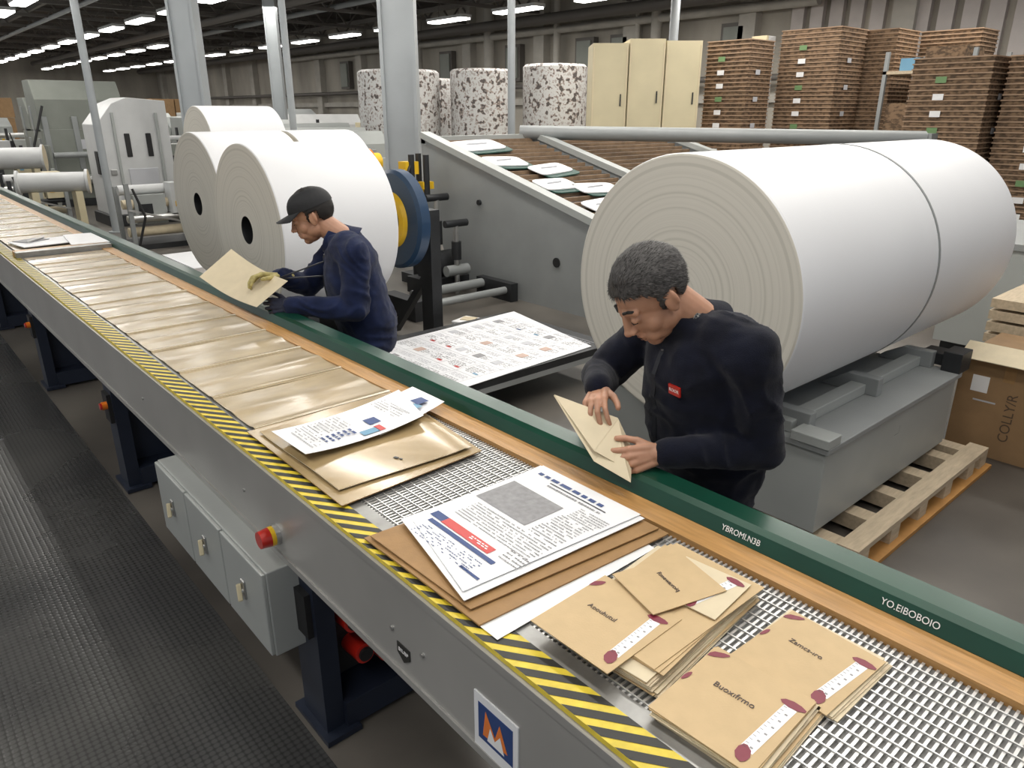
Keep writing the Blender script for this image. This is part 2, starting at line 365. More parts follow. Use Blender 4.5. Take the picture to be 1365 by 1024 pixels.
# ---------------------------------------------------------------- film sheets on belt
b=B(); y=2.26; i=0
while y<6.38:
    L_=.375
    def fn(u,v,ph=random.uniform(0,6)):
        return (0,0,.006*math.exp(-((v-.06)/.045)**2)+.004*math.exp(-((v-.55)/.10)**2)*(1+.5*math.sin(u*4+ph))+.0015*math.sin(u*5+ph)*math.sin(v*6+ph)+.002)
    dx=random.uniform(-.004,.004)
    b.grid('film',[(.838+dx,y-.004,.9485),(1.372+dx,y-.004,.9485),(1.372+dx,y+L_,.9475),(.838+dx,y+L_,.9475)],14,40,fn,.002,'film2')
    b.box('film2',.842+dx,1.368+dx,y+.004,y+.008,.9535,.9565)  # pale strip paints the ridge's bright reflection into the colour
    y+=L_; i+=1
b.done('glossy_kraft_sheets')
b=B(); b.box('tray',.80,1.44,6.42,6.50,.945,.985); b.box('wood',.80,1.44,6.50,6.60,.945,.98); b.done('conveyor_crossbar',table)
b=B(); y=6.62
while y<13.8:
    b.grid('film',[(.838,y,.957),(1.372,y,.957),(1.372,y+.456,.957),(.838,y+.456,.957)],6,24,lambda u,v:(0,0,.006*math.exp(-((v-.1)/.06)**2)),.002,'film2'); b.box('film2',.842,1.368,y+.004,y+.012,.958,.964); y+=.46  # pale strips again paint the glint along each front ridge
b.done('glossy_kraft_sheets')
b=B()
b.obox('paper',(1.12,6.95,.974),(.50,.36,.006),.15); b.obox('paper',(1.38,6.85,.983),(.32,.6,.004),-.1); b.obox('greyink',(1.0,7.05,.98),(.2,.16,.004),.5)
b.tube('steel',[(.95,6.9,.99),(1.1,7.1,.99)],.008); b.done('paper_sheets')
b=B()
b.grid('gold',[(.80,1.61,.952),(1.30,1.63,.952),(1.37,2.25,.953),(.805,2.255,.953)],16,16,lambda u,v:(0,0,.003*math.sin(7*u)*math.sin(5*v)+.004),.003,'kraftd')
b.grid('gold',[(.83,1.68,.962),(1.28,1.655,.962),(1.34,2.22,.962),(.83,2.21,.962)],16,16,lambda u,v:(0,0,.003*math.sin(5*u+1)*math.sin(6*v)+.003+.004*math.exp(-((u-.93)/.05)**2)),.002,'film2')
b.obox('hblack',(1.06,1.745,.9665),(.010,.016,.0012),.3); b.obox('hblack',(1.066,1.728,.9665),(.006,.010,.0012),.3)
b.done('kraft_sheets')
b=B()
b.grid('paper',[(1.10,1.90,.976),(1.40,1.96,.976),(1.40,2.16,.976),(1.12,2.14,.976)],8,8,lambda u,v:(0,0,.02*u*u),.001)
b.grid('paper',[(.835,1.885,.979),(1.27,1.90,.979),(1.34,2.16,.979),(.83,2.11,.979)],14,8,lambda u,v:(0,0,.016*(2*u-1)**2+.004),.001)
R_=V((0,-1,0));U_=V((1,.04,0))
marks(b,'blue',(.985,1.96,.988),R_,U_,.05,.12,6,.001,.9,.02,.5)
marks(b,'greyink',(1.0,2.05,.988),R_,U_,.10,.12,9,.001,.85,.008)
marks(b,'greyink',(.90,2.0,.9955),R_,U_,.17,.06,5,.001,.8,.008)
b.q('red',(1.12,1.935,.985),R_,U_,.045,.025,.0012); b.q('blue',(1.13,2.0,.985),R_,U_,.05,.045,.0012); b.q('lblue',(1.08,1.93,.985),R_,U_,.035,.06,.0012)
marks(b,'greyink',(1.22,2.03,.996),R_,U_,.16,.07,5,.001,.8,.008)
b.q('blue',(1.335,2.02,.9955),R_,U_,.05,.05,.003); b.q('lblue',(1.30,1.99,.9945),R_,U_,.04,.03,.003)
b.done('printed_papers')
# ---------------------------------------------------------------- report + folder
b=B()
b.grid('paper',[(.775,.93,.950),(1.28,.93,.950),(1.28,1.3,.950),(.775,1.3,.950)],4,4,None,.001)
b.grid('kraftd',[(.772,.985,.955),(1.352,.945,.955),(1.352,1.40,.955),(.765,1.435,.955)],8,8,lambda u,v:(0,0,.002*math.sin(4*v)),.004)
b.grid('kraftd',[(.785,1.03,.962),(1.345,.97,.962),(1.345,1.36,.962),(.775,1.42,.962)],8,8,None,.003)
b.done('kraft_folder')
b=B(); z=.969
b.grid('paper',[(.785,1.052,z),(1.342,1.015,z),(1.342,1.405,z),(.865,1.42,z)],10,10,lambda u,v:(0,0,.002+.004*(2*u-1)**2*v),.0015)
b.grid('paper',[(.80,1.075,z+.004),(1.345,1.03,z+.004),(1.348,1.40,z+.004),(.885,1.40,z+.004)],10,10,lambda u,v:(0,0,.002),.001)
R_=V((-.02,-1,0)); U_=V((1,-.03,0)); zz=z+.0068
b.q('greyink',(1.15,1.285,zz),R_,U_,.20,.135,.0004)
marks(b,'blue',(1.302,1.235,zz),R_,U_,.27,.016,1,.0006,1,.03,.8); b.q('ink',(1.283,1.2,zz),R_,U_,.21,.004,.0006); marks(b,'greyink',(1.268,1.2,zz),R_,U_,.2,.014,1,.0006,.9,.006,.5)
marks(b,'greyink',(1.22,1.10,zz),R_,U_,.10,.06,6,.0006,.9,.006)
marks(b,'greyink',(1.13,1.115,zz),R_,U_,.10,.12,11,.0006,.8,.005)
marks(b,'greyink',(1.025,1.21,zz),R_,U_,.29,.085,8,.0006,.85,.005)
b.q('red',(.945,1.245,zz),R_,U_,.19,.028,.0006); b.q('blue',(.918,1.24,zz),R_,U_,.26,.014,.0006); b.q('blue',(.948,1.365,zz),R_,U_,.05,.026,.0006)
marks(b,'paper',(.945,1.20,zz+.0006),R_,U_,.07,.014,2,.0006,.9,.012,.5)
marks(b,'greyink',(.962,1.09,zz),R_,U_,.07,.05,4,.0006,.8,.006)
marks(b,'blue',(.875,1.24,zz),R_,U_,.24,.05,6,.0006,.5,.007,.3); b.q('blue',(.852,1.12,zz),R_,U_,.07,.008,.0006)
b.done('printed_report')
# ---------------------------------------------------------------- envelopes
def card(b,c,ang,w,h,k='envel',deco=0):
    r=V((math.sin(ang),-math.cos(ang),0)); u=V((math.cos(ang),math.sin(ang),0)); c=V(c)
    R=Matrix((r,u,r.cross(u))).transposed(); b.obox(k,c,(w,h,.0018),mtx=R); t=c+V((0,0,.0012))
    def petal(x,y,a,l=.05,wd=.02,kk='purple'):
        pts=[]; ca,sa=math.cos(a),math.sin(a)
        for px,py in ((-.5,0),(-.35,.35),(-.05,.5),(.28,.38),(.5,.12),(.5,-.12),(.25,-.42),(-.1,-.48),(-.38,-.28)):
            px*=l; py*=wd
            X=max(-w/2,min(w/2,x+ca*px-sa*py)); Y=max(-h/2,min(h/2,y+sa*px+ca*py)); pts.append(t+r*X+u*Y+V((0,0,.0008)))
        b.add(pts,[tuple(range(9))],kk)
    def tape(x,y,a,l=.12,wd=.024):
        d=r*math.cos(a)+u*math.sin(a); e=-r*math.sin(a)+u*math.cos(a); cc=t+r*x+u*y+V((0,0,.0004))
        b.q('paper',cc,d,e,l,wd); n=int(l/.010)
        for i in range(n): b.q('ink',cc+d*(-l/2+(i+.5)*l/n)+e*(wd*.30),d,e,.0010,wd*.25,.0005)
        for i in range(n//2): b.q('greyink',cc+d*(-l/2+(i*2+1)*l/n)-e*(wd*.15),d,e,.004,wd*.22,.0005)
        petal(x+math.cos(a)*l*.56,y+math.sin(a)*l*.56,a-1.45,.046,.020); petal(x-math.cos(a)*l*.56,y-math.sin(a)*l*.56,a+.35,.040,.026)
    if deco==1: tape(w*.36,0,1.62,h*.60); petal(-w*.46,h*.34,1.0,.04,.016)
    if deco==2: tape(w*.36,-h*.02,1.52,h*.62); petal(-w*.44,h*.40,.6,.05,.016); petal(-w*.48,-.0,1.4,.03,.010)
    if deco==3: tape(w*.2,h*.0,1.3,h*.75)
    return t,r,u
def estack(cx,cy,ang,w,h,n,z0,fan=(0,0)):
    b=B(); z=z0
    for i in range(n):
        f=i/max(1,n-1)
        card(b,(cx+fan[0]*(1-f)+random.uniform(-.004,.004),cy+fan[1]*(1-f)+random.uniform(-.004,.004),z),ang+random.uniform(-.02,.02),w,h,random.choice(['envel','envside','kraftl'])); z+=.0024
    return b,z
zb=.9458
b,z=estack(1.075,.775,.08,.235,.40,12,zb,(.012,-.025))
for i in range(3): card(b,(1.10+i*.004,.765,z),.1-.05*i,.235,.38,'envel'); z+=.0024
t1=card(b,(.955,.80,z),.02,.205,.23,'envel',deco=1); z+=.003
card(b,(1.19,.74,z),.10,.16,.16,'kraftl',deco=3); z+=.003
t2=card(b,(1.145,.79,z+.001),-.28,.155,.19,'envel')
o=b.done('envelope_stack')
text('Aoouhutul',t1[0]+V((0.01,.02,.001)),t1[1],t1[2],.017,'ink2',o); text('Rmewaxoiq',t2[0]+V((0,0,.001)),t2[1],t2[2],.016,'ink2',o)
b,z=estack(.965,.508,.06,.20,.225,9,zb,(.006,-.012)); t1=card(b,(.965,.51,z),.04,.20,.225,'envel',deco=2)
o=b.done('envelope_stack'); text('Buoxıfrmo',t1[0]+V((.02,.01,.001)),t1[1],t1[2],.019,'ink2',o)
b,z=estack(1.195,.486,-.03,.20,.215,4,zb,(.004,-.008)); t1=card(b,(1.19,.487,z),-.05,.20,.215,'envel',deco=2)
o=b.done('envelope_stack'); text('Zamcs-ıro',t1[0]+V((.02,.015,.001)),t1[1],t1[2],.017,'ink2',o)
# ---------------------------------------------------------------- big rolls
def roll(name,x0,x1,cy,cz,r,core=.07,strap=None,hole=True):
    b=B(); c=(x0,cy,cz); L_=x1-x0
    b.lathe([(.30 if hole else .01,.0005,'black'),(.30 if hole else .01,core,'dark' if hole else 'rollface'),(.0,core,'rollface'),(0,r-.012,'rollface'),(.004,r-.004,'roll'),(.012,r,'roll'),(L_-.012,r,'roll'),(L_,r-.012,'rollface'),(L_,.0005,'rollface')],c,(1,0,0),n=96)
    if strap:
        for s_ in strap: b.lathe([(s_-x0-.009,r+.0005,'mach'),(s_-x0-.009,r+.004,'mach'),(s_-x0+.009,r+.004,'mach'),(s_-x0+.009,r+.0005,'mach')],c,(1,0,0),n=96)
    return b.done(name)
RZ=1.185; RY=1.955; RR=.605
roll('paper_roll',2.70,5.25,RY,RZ,RR,.045,(4.05,),hole=False)
roll('paper_roll',2.09,3.0,5.30,1.15,.60,.10)
roll('paper_roll',2.34,3.18,7.0,1.17,.62,.10); roll('paper_roll',3.22,3.9,7.0,1.17,.62,.085)
roll('paper_roll',3.9,5.0,11.3,1.42,.62,.10)
b=B(); b.box('machl',2.97,4.5,1.29,2.6,.13,.545); b.box('mach',2.95,4.52,1.27,2.62,.535,.565)
b.box('machl',3.0,4.6,1.48,1.56,.565,.62); b.box('machl',3.0,4.6,2.33,2.41,.565,.62)
for x in (3.05,3.75,4.45):
    b.prism('mach',[(x,1.42,.565),(x,1.72,.565),(x,1.70,.59),(x,1.58,.66),(x,1.42,.66)],(.06,0,0)); b.prism('mach',[(x,2.47,.565),(x,2.47,.66),(x,2.31,.66),(x,2.19,.59),(x,2.17,.565)],(.06,0,0))
b.box('dark',4.46,4.62,1.27,1.37,.56,.68); b.box('dark',4.5,4.64,1.33,1.5,.58,.65); b.box('machl',2.94,3.06,1.27,1.45,.565,.61)
b.q('ink',(3.75,1.289,.40),(1,0,0),(0,0,1),.05,.002,.0005); b.q('ink',(3.78,1.289,.42),(1,0,0),(0,0,1),.002,.04,.0005)
st=b.done('roll_stand',bevel=.004)
b=B()
for y in (1.08,1.45,1.82,2.19,2.54): b.box('pal',2.98,4.62,y,y+.10,.10,.128)
for x in (3.0,3.33,3.66,3.99,4.32,4.52): b.box('pal',x,x+.10,1.08,2.64,.022,.10)
for y in (1.05,1.8,2.52): b.box('palo',2.98,4.64,y,y+.12,0,.022)
b.done('pallet')
for x0,x1,cy,cz,r in ((2.09,3.0,5.30,1.15,.60),(2.34,3.9,7.0,1.17,.62),(3.9,5.0,11.3,1.42,.62)):
    b=B()
    for x in (x0+.2,x1-.28):
        h=cz-r
        b.prism('dark',[(x,cy-.5,0),(x,cy+.5,0),(x,cy+.42,h+.15),(x,cy+.30,h+.065),(x,cy,h-.006),(x,cy-.30,h+.065),(x,cy-.42,h+.15)],(.08,0,0))
    b.box('dark',x0+.1,x1-.1,cy-.52,cy-.44,.04,.12); b.box('dark',x0+.1,x1-.1,cy+.44,cy+.52,.04,.12)
    b.done('roll_cradle')
b=B(); c=(3.22,5.14,1.14)
b.lathe([(0,.03,'dark'),(0,.11,'dark'),(-.01,.11,'yelP'),(-.03,.14,'yelP'),(-.03,.20,'yelP'),(0,.22,'blueP'),(0,.36,'blueP'),(.02,.39,'blueP'),(.10,.39,'blueP'),(.12,.36,'blueP'),(.12,.03,'blueP')],c,(1,0,0),n=48)
b.cyl('dark',(3.02,5.14,1.14),(3.6,5.14,1.14),.04); b.box('dark',3.50,3.6,5.02,5.18,0,1.2); b.box('dark',3.40,3.75,4.85,5.35,0,.06); b.beam('dark',(3.55,5.1,.7),(3.55,5.7,.05),.06,.06)
b.done('brake_wheel')
# low platform with printed sheet
DX,DY=-.07,.08
b=B(); b.box('dark',2.6+DX,4.2+DX,3.45+DY,4.7+DY,.24,.292)
for x,y in ((2.65,3.5),(4.1,3.5),(2.65,4.6),(4.1,4.6)): b.box('dark',x+DX,x+.05+DX,y+DY,y+.05+DY,0,.24)
b.box('mach',2.6+DX,4.2+DX,3.45+DY,3.49+DY,.20,.24); b.done('low_table')
b=B(); b.grid('paper',[(2.58+DX,3.42+DY,.298),(4.0+DX,3.50+DY,.298),(4.24+DX,4.66+DY,.298),(2.62+DX,4.55+DY,.298)],4,4,None,.004)
R_=V((0,-1,0));U_=V((1,0,0)); rs=random.Random(5)
for i in range(6):
    for j in range(5):
        cx=2.78+i*.235+DX; cy=3.63+j*.205+DY
        if cx>3.98 : continue
        kind=rs.random()
        marks(b,'lgrey',(cx+.065,cy,.299),R_,U_,.16,.06,4,.001,.9,.03,.4)
        if kind<.45:
            b.q(rs.choice(['lgrey','tan_ink','lgrey','greyink']),(cx-.035,cy+.04,.2995),R_,U_,.075,.08,.001); marks(b,'greyink',(cx-.03,cy-.045,.2995),R_,U_,.07,.08,4,.001,.8,.02,.35)
        else:
            marks(b,'greyink',(cx-.03,cy,.299),R_,U_,.16,.10,5,.001,.75,.03,.35)
            if rs.random()<.4: b.q(rs.choice(['red','lblue','blue']),(cx-.07,cy-.05,.2995),R_,U_,.05,.02,.0015)
    b.q('lgrey',(2.78+i*.235+.118+DX,4.03+DY,.2992),R_,U_,1.02,.004,.001)
for j in range(6): b.q('lgrey',(3.30+DX,3.53+j*.205+DY,.2992),U_,V((0,1,0)),1.25,.004,.001)
b.done('printed_sheet')
# ---------------------------------------------------------------- sloped feeder machine
def zt(y): return .90+(y-5.0)*(1.62-.90)/(7.66-5.0)
b=B()
for x in (5.3,7.05,9.6):
    b.prism('mach',[(x,7.15,0),(x,7.7,1.2),(x,7.72,1.66),(x,7.3,zt(7.3)+.06),(x,4.7,zt(4.7)+.06),(x,4.0,.62),(x,4.0,0)],(.09,0,0))
    b.beam('machl',(x+.045,7.7,1.70),(x+.045,4.2,zt(4.2)+.10),.14,.07)
for k,(xa,xb) in enumerate(((5.45,7.0),(7.2,9.55))):
    y=4.1
    b.add([(xa,4.1,zt(4.1)-.07),(xb,4.1,zt(4.1)-.07),(xb,7.6,zt(7.6)-.07),(xa,7.6,zt(7.6)-.07)],[(0,1,2,3)],'black')
    while y<7.6:
        b.beam('slat',(xa,y,zt(y)),(xb,y,zt(y)),.035,.05); b.beam('black',(xa,y+.07,zt(y+.07)-.01),(xb,y+.07,zt(y+.07)-.01),.03,.03); y+=.14
    b.beam('dkgreen',(xa+.02,7.55,zt(7.55)+.03),(xa+.02,4.6,zt(4.6)+.03),.05,.03)
b.beam('machl',(5.3,7.68,1.64),(7.1,7.68,1.64),.10,.08)
b.cyl('mach',(6.9,7.72,1.70),(10.45,3.95,1.64),.09,n=20); b.box('mach',10.4,10.6,3.85,4.05,0,1.7)
b.cyl('black',(5.295,5.35,.5),(5.285,5.35,.5),.05); b.cyl('dark',(5.295,6.6,1.0),(5.27,6.6,1.0),.03)
fm=b.done('inclined_feeder')
b=B()
for x,y,rx,ry,a in ((5.85,7.30,.36,.17,.1),(5.78,6.72,.26,.15,-.1),(6.2,6.40,.30,.14,.15),(5.85,5.95,.26,.15,0),(6.3,5.75,.3,.14,-.1),(5.95,5.30,.28,.15,.1),(6.2,4.9,.3,.13,.0)):
    pts=[]; n=20
    for i in range(n):
        t=2*math.pi*i/n; qx=rx*math.copysign(abs(math.cos(t))**.35,math.cos(t)); qy=ry*math.copysign(abs(math.sin(t))**.35,math.sin(t))
        px=x+qx*math.cos(a)-qy*math.sin(a); py=y+qx*math.sin(a)+qy*math.cos(a); pts.append((px,py,zt(py)+.05))
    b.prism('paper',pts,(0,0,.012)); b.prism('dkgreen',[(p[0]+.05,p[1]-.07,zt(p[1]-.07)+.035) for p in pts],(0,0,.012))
    b.beam('lgrey',(x-rx*.5,y,zt(y)+.064),(x+rx*.4,y+.02,zt(y+.02)+.064),.004,.03)
b.done('feeder_sheets',fm)
b=B(); b.box('dark',4.85,5.15,7.3,7.6,0,.12)
for x,y in ((4.9,7.35),(5.1,7.5),(5.0,7.2)): b.cyl('dark',(x,y,.0),(x,y,1.5),.035); b.cyl('steel',(x,y,.5),(x,y,.9),.05); b.box('mach',x-.09,x+.09,y-.08,y+.08,.9,1.05)
b.box('yelP',4.82,5.0,7.35,7.5,1.28,1.42); b.box('yelP',4.95,5.1,7.2,7.32,1.12,1.2); b.cyl('yelP',(4.8,7.5,1.1),(5.15,7.5,1.1),.06)
b.tube('black',[(4.9,7.35,1.4),(4.7,7.3,1.1),(4.75,7.25,.5),(4.9,7.2,.1)],.02); b.cyl('dark',(4.7,6.9,.3),(5.1,6.9,.3),.16); b.box('dark',4.6,5.2,6.7,7.1,0,.18)
for yy,hh in ((6.95,1.05),(6.6,.8)):
    b.cyl('steel',(4.95,yy,0),(4.95,yy,hh),.03); b.cyl('dark',(4.95,yy,hh*.5),(4.95,yy,hh*.75),.055); b.cyl('dark',(4.8,yy,hh),(5.1,yy,hh),.04); b.cyl('mach',(4.8,yy,hh*.35),(5.1,yy,hh*.35),.06)
b.cyl('mach',(4.2,6.4,.14),(5.2,6.4,.14),.05); b.cyl('mach',(4.0,6.0,.12),(5.2,6.0,.12),.04)
b.box('dark',3.9,4.05,5.9,6.5,0,.2); b.box('dark',5.15,5.25,5.9,6.5,0,.2)
b.done('hydraulic_unit')
b=B(); b.cyl('orange',(4.2,7.6,1.42),(4.5,7.6,1.42),.15,n=24); b.cyl('yelP',(4.5,7.6,1.42),(4.62,7.6,1.42),.10,n=24); b.box('dark',4.25,4.45,7.5,7.7,0,1.28); b.cyl('dark',(4.1,7.6,1.42),(4.2,7.6,1.42),.06); b.done('drive_motor')
b=B(); b.obox('paper',(4.3,5.85-.25,.012),(.25,.18,.02),.3); b.obox('kraftl',(4.33,5.6,.026),(.12,.14,.01),.5); b.obox('yelP',(4.46,5.47,.012),(.08,.05,.02),.2); b.done('booklet')
# ---------------------------------------------------------------- cardboard boxes right
def carton(x0,x1,y0,y1,z0,z1,open_=False):
    b=B(); b.box('card',x0,x1,y0,y1,z0,z1); b.box('kraftd',x0,x1,(y0+y1)/2-.03,(y0+y1)/2+.03,z1,z1+.002); b.box('kraftd',x0-.002,x0,(y0+y1)/2-.03,(y0+y1)/2+.03,z1-.12,z1)
    if open_: b.obox('kraftl',(x0-.01,(y0+y1)/2,z1+.035),(.16,(y1-y0),.006),-.45,'Y')
    return b.done('cardboard_box',bevel=.004)
c1=carton(4.78,5.45,.84,1.36,0,.60,True); c2=carton(4.72,5.35,.28,.80,0,.64); carton(4.70,5.25,-.28,.24,0,.62)
b=B(); b.q('white',(4.779,1.24,.44),(0,-1,0),(0,0,1),.09,.1); b.q('lgrey',(4.779,1.20,.34),(0,-1,0),(0,0,1),.12,.01); b.done('label',c1)
text('COLLY/R',(4.778,1.06,.27),(0,0,1),(0,1,0),.075,'boxink',c1); text('COLLY/R',(4.718,.66,.27),(0,0,1),(0,1,0),.08,'boxink',c2)
b=B()
for i in range(10): b.box('pal',5.6,6.4,.7,1.5,.02+i*.08,.02+i*.08+.04); b.box('pal',5.6,5.7,.7,1.5,.0+i*.08,.02+i*.08); b.box('pal',6.3,6.4,.7,1.5,.0+i*.08,.02+i*.08)
b.done('board_stack')
b=B(); b.box('machl',6.8,8.4,1.0,2.2,.1,.95); b.box('dark',6.85,8.35,1.05,2.15,0,.1); b.box('mach',6.78,8.42,.98,2.22,.93,.98); b.box('dark',6.79,6.8,1.3,1.6,.5,.8); b.done('machine_cabinet')
def stack(x0,x1,y0,y1,z1,labels=True,name='tray_stack'):
    b=B(); z=.14; b.box('pal',x0,x1,y0,y1,0,.14)
    while z<z1:
        j=random.uniform(-.008,.008); b.box('stack',x0+j,x1+j,y0+j,y1+j,z,z+.05); b.box('stackrim',x0-.015+j,x1+.015+j,y0-.015+j,y1+.015+j,z+.05,z+.068); z+=.068
    if labels:
        for i in range(14):
            zz=z1-.25-i*.22
            if zz<.5: break
            b.q('white' if i%3 else 'green2',(x0-.03,(y0+y1)/2+.1,zz),(0,-1,0),(0,0,1),.14,.08)
            if i%2: b.q('lgrey',((x0+x1)/2-.1,y0-.03,zz),(1,0,0),(0,0,1),.14,.08)
    return b.done(name)
stack(12.1,12.85,7.65,8.5,3.08); stack(13.35,14.3,6.7,7.8,3.28); stack(14.4,15.3,6.2,7.2,3.3,False); stack(15.4,16.2,5.2,6.2,3.3,False); stack(11.6,12.6,3.7,4.7,2.62); stack(11.9,12.9,2.5,3.6,2.62)
b=B(); b.box('cream',13.0,13.06,7.9,8.2,0,3.25); b.box('machw',13.07,13.3,7.9,7.94,.0,3.25); b.done('dividing_board')
b=B()
for z in (.1,1.2,2.55): b.box('pal',13.6,15.2,4.6,6.0,z,z+.05)
for x,y in ((13.6,4.6),(13.6,5.94),(15.14,4.6),(15.14,5.94)): b.box('mach',x,x+.06,y,y+.06,0,2.9)
b.box('stack',13.7,14.5,4.8,5.4,2.6,2.95); b.box('card',13.7,14.5,4.7,5.3,1.25,1.9); b.box('stack',13.7,14.5,5.4,5.9,1.25,2.1); b.box('lblue',13.75,14.0,5.5,5.8,2.6,2.8)
b.done('storage_rack')
b=B()
for i,(dx,h) in enumerate(((0,3.08),(.64,3.15),(1.28,3.12))):
    x=10.80+dx*.75; y=9.72-dx*.66
    b.obox('cream',(x,y,h/2),(.62,.9,h),-.72)
    Rz=Matrix.Rotation(-.72,3,'Z')
    for s_ in (-.29,.29): b.obox('kraftl',V((x,y,h/2))+Rz@V((s_,-.455,0)),(.012,.01,h*.96),-.72)
    b.obox('dark',V((x,y,h*.7))+Rz@V((.2,-.46,0)),(.02,.02,.2),-.72)
b.done('cream_cabinet')
for x,y,r,h in ((9.5,14.6,.88,2.8),(10.85,13.4,.68,2.82),(12.1,12.4,.70,2.92),(10.9,15.6,.7,2.7)):
    b=B(); b.lathe([(.0,.001,'speck'),(0,r,'speck'),(h/2-.02,r,'speck'),(h/2,r-.03,'dark'),(h/2+.02,r,'speck'),(h-.05,r,'speck'),(h,r-.06,'speck'),(h,.001,'speck')],(x,y,0),(0,0,1),n=40); b.done('wrapped_roll_stack')
def col(x,y,w,z1=5.8):
    b=B(); b.obox('galv',(x,y,z1/2),(w,w*.55,z1),-.72); Rz=Matrix.Rotation(-.72,3,'Z')
    for s_ in (-1,1): b.obox('galv',V((x,y,z1/2))+Rz@V((s_*w*.47,0,0)),(w*.10,w*.75,z1),-.72)
    b.obox('dark',(x,y,.015),(w*1.4,w*1.2,.03),-.72); b.done('steel_column')
col(6.05,9.25,.46); col(4.45,12.75,.38); col(3.2,27,.4); col(9.2,20,.3)
for x,y,r in ((5.6,11.75,.055),(8.2,9.38,.06),(3.3,14.2,.06),(14.6,11.2,.1)):
    B().cyl('galv',(x,y,0),(x,y,5.8),r).cyl('galv',(x,y,0),(x,y,.02),r*2).done('support_pole')
# ---------------------------------------------------------------- machines in the distance
def press(name,x0,x1,y0,y1,h,body='machw',acc='dark',n=3):
    b=B(); b.box('dark',x0-.1,x1+.1,y0-.1,y1+.1,0,.15); b.box(body,x0,x1,y0,y1,.15,h*.62)
    d=(y1-y0)/n
    for i in range(n):
        ya=y0+i*d; hh=h*random.uniform(.86,1)
        b.prism(body,[(x0,ya+.04,h*.6),(x0,ya+d-.04,h*.6),(x0,ya+d-.04,hh),(x0,ya+d*.3,hh),(x0,ya+.04,hh*.85)],(x1-x0,0,0))
        b.box(acc,x0-.02,x0+.01,ya+d*.2,ya+d*.42,h*.3,h*.55); b.box(acc,x0-.02,x0+.01,ya+d*.6,ya+d*.72,h*.55,h*.8)
        b.cyl('steel',(x0-.15,ya+d*.5,h*.25),(x0,ya+d*.5,h*.25),.08)
    for i in range(n+1): b.box(acc,x0+(x1-x0)*i/(n+1)+.05,x0+(x1-x0)*i/(n+1)+.16,y0-.02,y0+.01,h*.3,h*.72)
    b.q('lgrey',((x0+x1)/2,y0-.012,h*.5),(1,0,0),(0,0,1),.3,.2); b.box('yelP',x1-.4,x1-.3,y0-.03,y0,h*.5,h*.56); b.box('redp',x1-.25,x1-.2,y0-.03,y0,h*.5,h*.55)
    b.cyl('steel',(x0+.1,y0-.2,h*.22),(x1-.1,y0-.2,h*.22),.1); b.cyl(acc,(x0+.1,y0-.25,h*.42),(x1-.1,y0-.25,h*.42),.06)
    b.box(body,x0,x0+.06,y0-.35,y0,.1,h*.5); b.box(body,x1-.06,x1,y0-.35,y0,.1,h*.5)
    b.tube('black',[(x0+.1,y0-.1,h*.8),(x0-.2,y0-.15,h*.5),(x0-.15,y0-.1,.1)],.025)
    return b.done(name,bevel=.01)
b=B(); x0,y0=3.45,14.9
b.box('dark',x0-.05,x0+1.25,y0-.05,y0+1.1,0,.2)
b.prism('machw',[(x0,y0,.2),(x0+1.2,y0,.2),(x0+1.2,y0,2.15),(x0+.55,y0,2.2),(x0+.3,y0,2.1),(x0,y0,1.75)],(0,1.0,0))
for xx in (.42,.78): b.box('black',x0+xx,x0+xx+.09,y0-.02,y0+.01,1.2,1.6)
b.box('machl',x0+.25,x0+.3,y0-.03,y0,.3,1.95); b.box('machl',x0+.98,x0+1.03,y0-.03,y0,.3,1.95); b.box('lgrey',x0+.4,x0+.9,y0-.02,y0,.4,1.0)
b.box('black',x0-.02,x0+.01,y0+.2,y0+.4,.9,1.3); b.box('steel',x0+.1,x0+.2,y0-.04,y0,.9,1.0)
b.done('folding_machine',bevel=.02)
press('printing_press',3.3,5.0,18.9,20.9,2.6,'teal','mach',2)
press('printing_press',6.6,8.4,13.4,15.4,1.75,'machl','mach'); press('printing_press',6.5,8.8,18,22,2.0,'machl','dark')
press('printing_press',1.9,3.0,23,26,1.7,'cream','dark'); press('printing_press',9.7,12,20.5,23,2.0,'machw','mach'); press('printing_press',2.3,4.6,31,37,2.0,'machl','dark')
press('printing_press',6,9,28,34,2.2,'machl','dark'); press('printing_press',11,14,27,34,2.1,'machl','dark')
def unit(name,x,y,w,d,h,rs):
    b=B(); b.box('dark',x,x+w,y,y+d,0,.08)
    for px in (x,x+w-.06):
        for py in (y,y+d-.06): b.box(rs.choice(['dark','mach','machl']),px,px+.06,py,py+.06,.08,h*rs.uniform(.8,1))
    for i in range(4):
        z=h*(.25+.2*i); r=rs.uniform(.04,.09); yy=y+rs.uniform(.1,d-.1); b.cyl(rs.choice(['steel','machw','dark','kraftl']),(x,yy,z),(x+w,yy,z),r,n=14)
    b.box(rs.choice(['machw','teal','machl']),x+w*.15,x+w*.6,y+d*.3,y+d*.9,h*.35,h*.78)
    b.box(rs.choice(['machw','cream']),x+w*.65,x+w*.95,y+d*.1,y+d*.5,h*.5,h*.95)
    b.box(rs.choice(['dark','black']),x+w*.2,x+w*.4,y+d*.28,y+d*.3,h*.5,h*.65)
    b.box(rs.choice(['yelP','lblue','redp']),x+w*.7,x+w*.78,y+d*.08,y+d*.1,h*.6,h*.68)
    b.tube('black',[(x+.1,y,h*.9),(x+.2,y-.08,h*.5),(x+.05,y-.05,.05)],.018); b.beam('steel',(x,y,h*.6),(x+w,y,h*.3),.03,.03)
    return b.done(name)
rs=random.Random(11)
unit('unwind_station',3.0,12.0,1.0,.7,1.0,rs); unit('unwind_station',2.05,15.6,.9,.8,1.0,rs); unit('unwind_station',2.2,19.2,.9,1.0,1.3,rs)
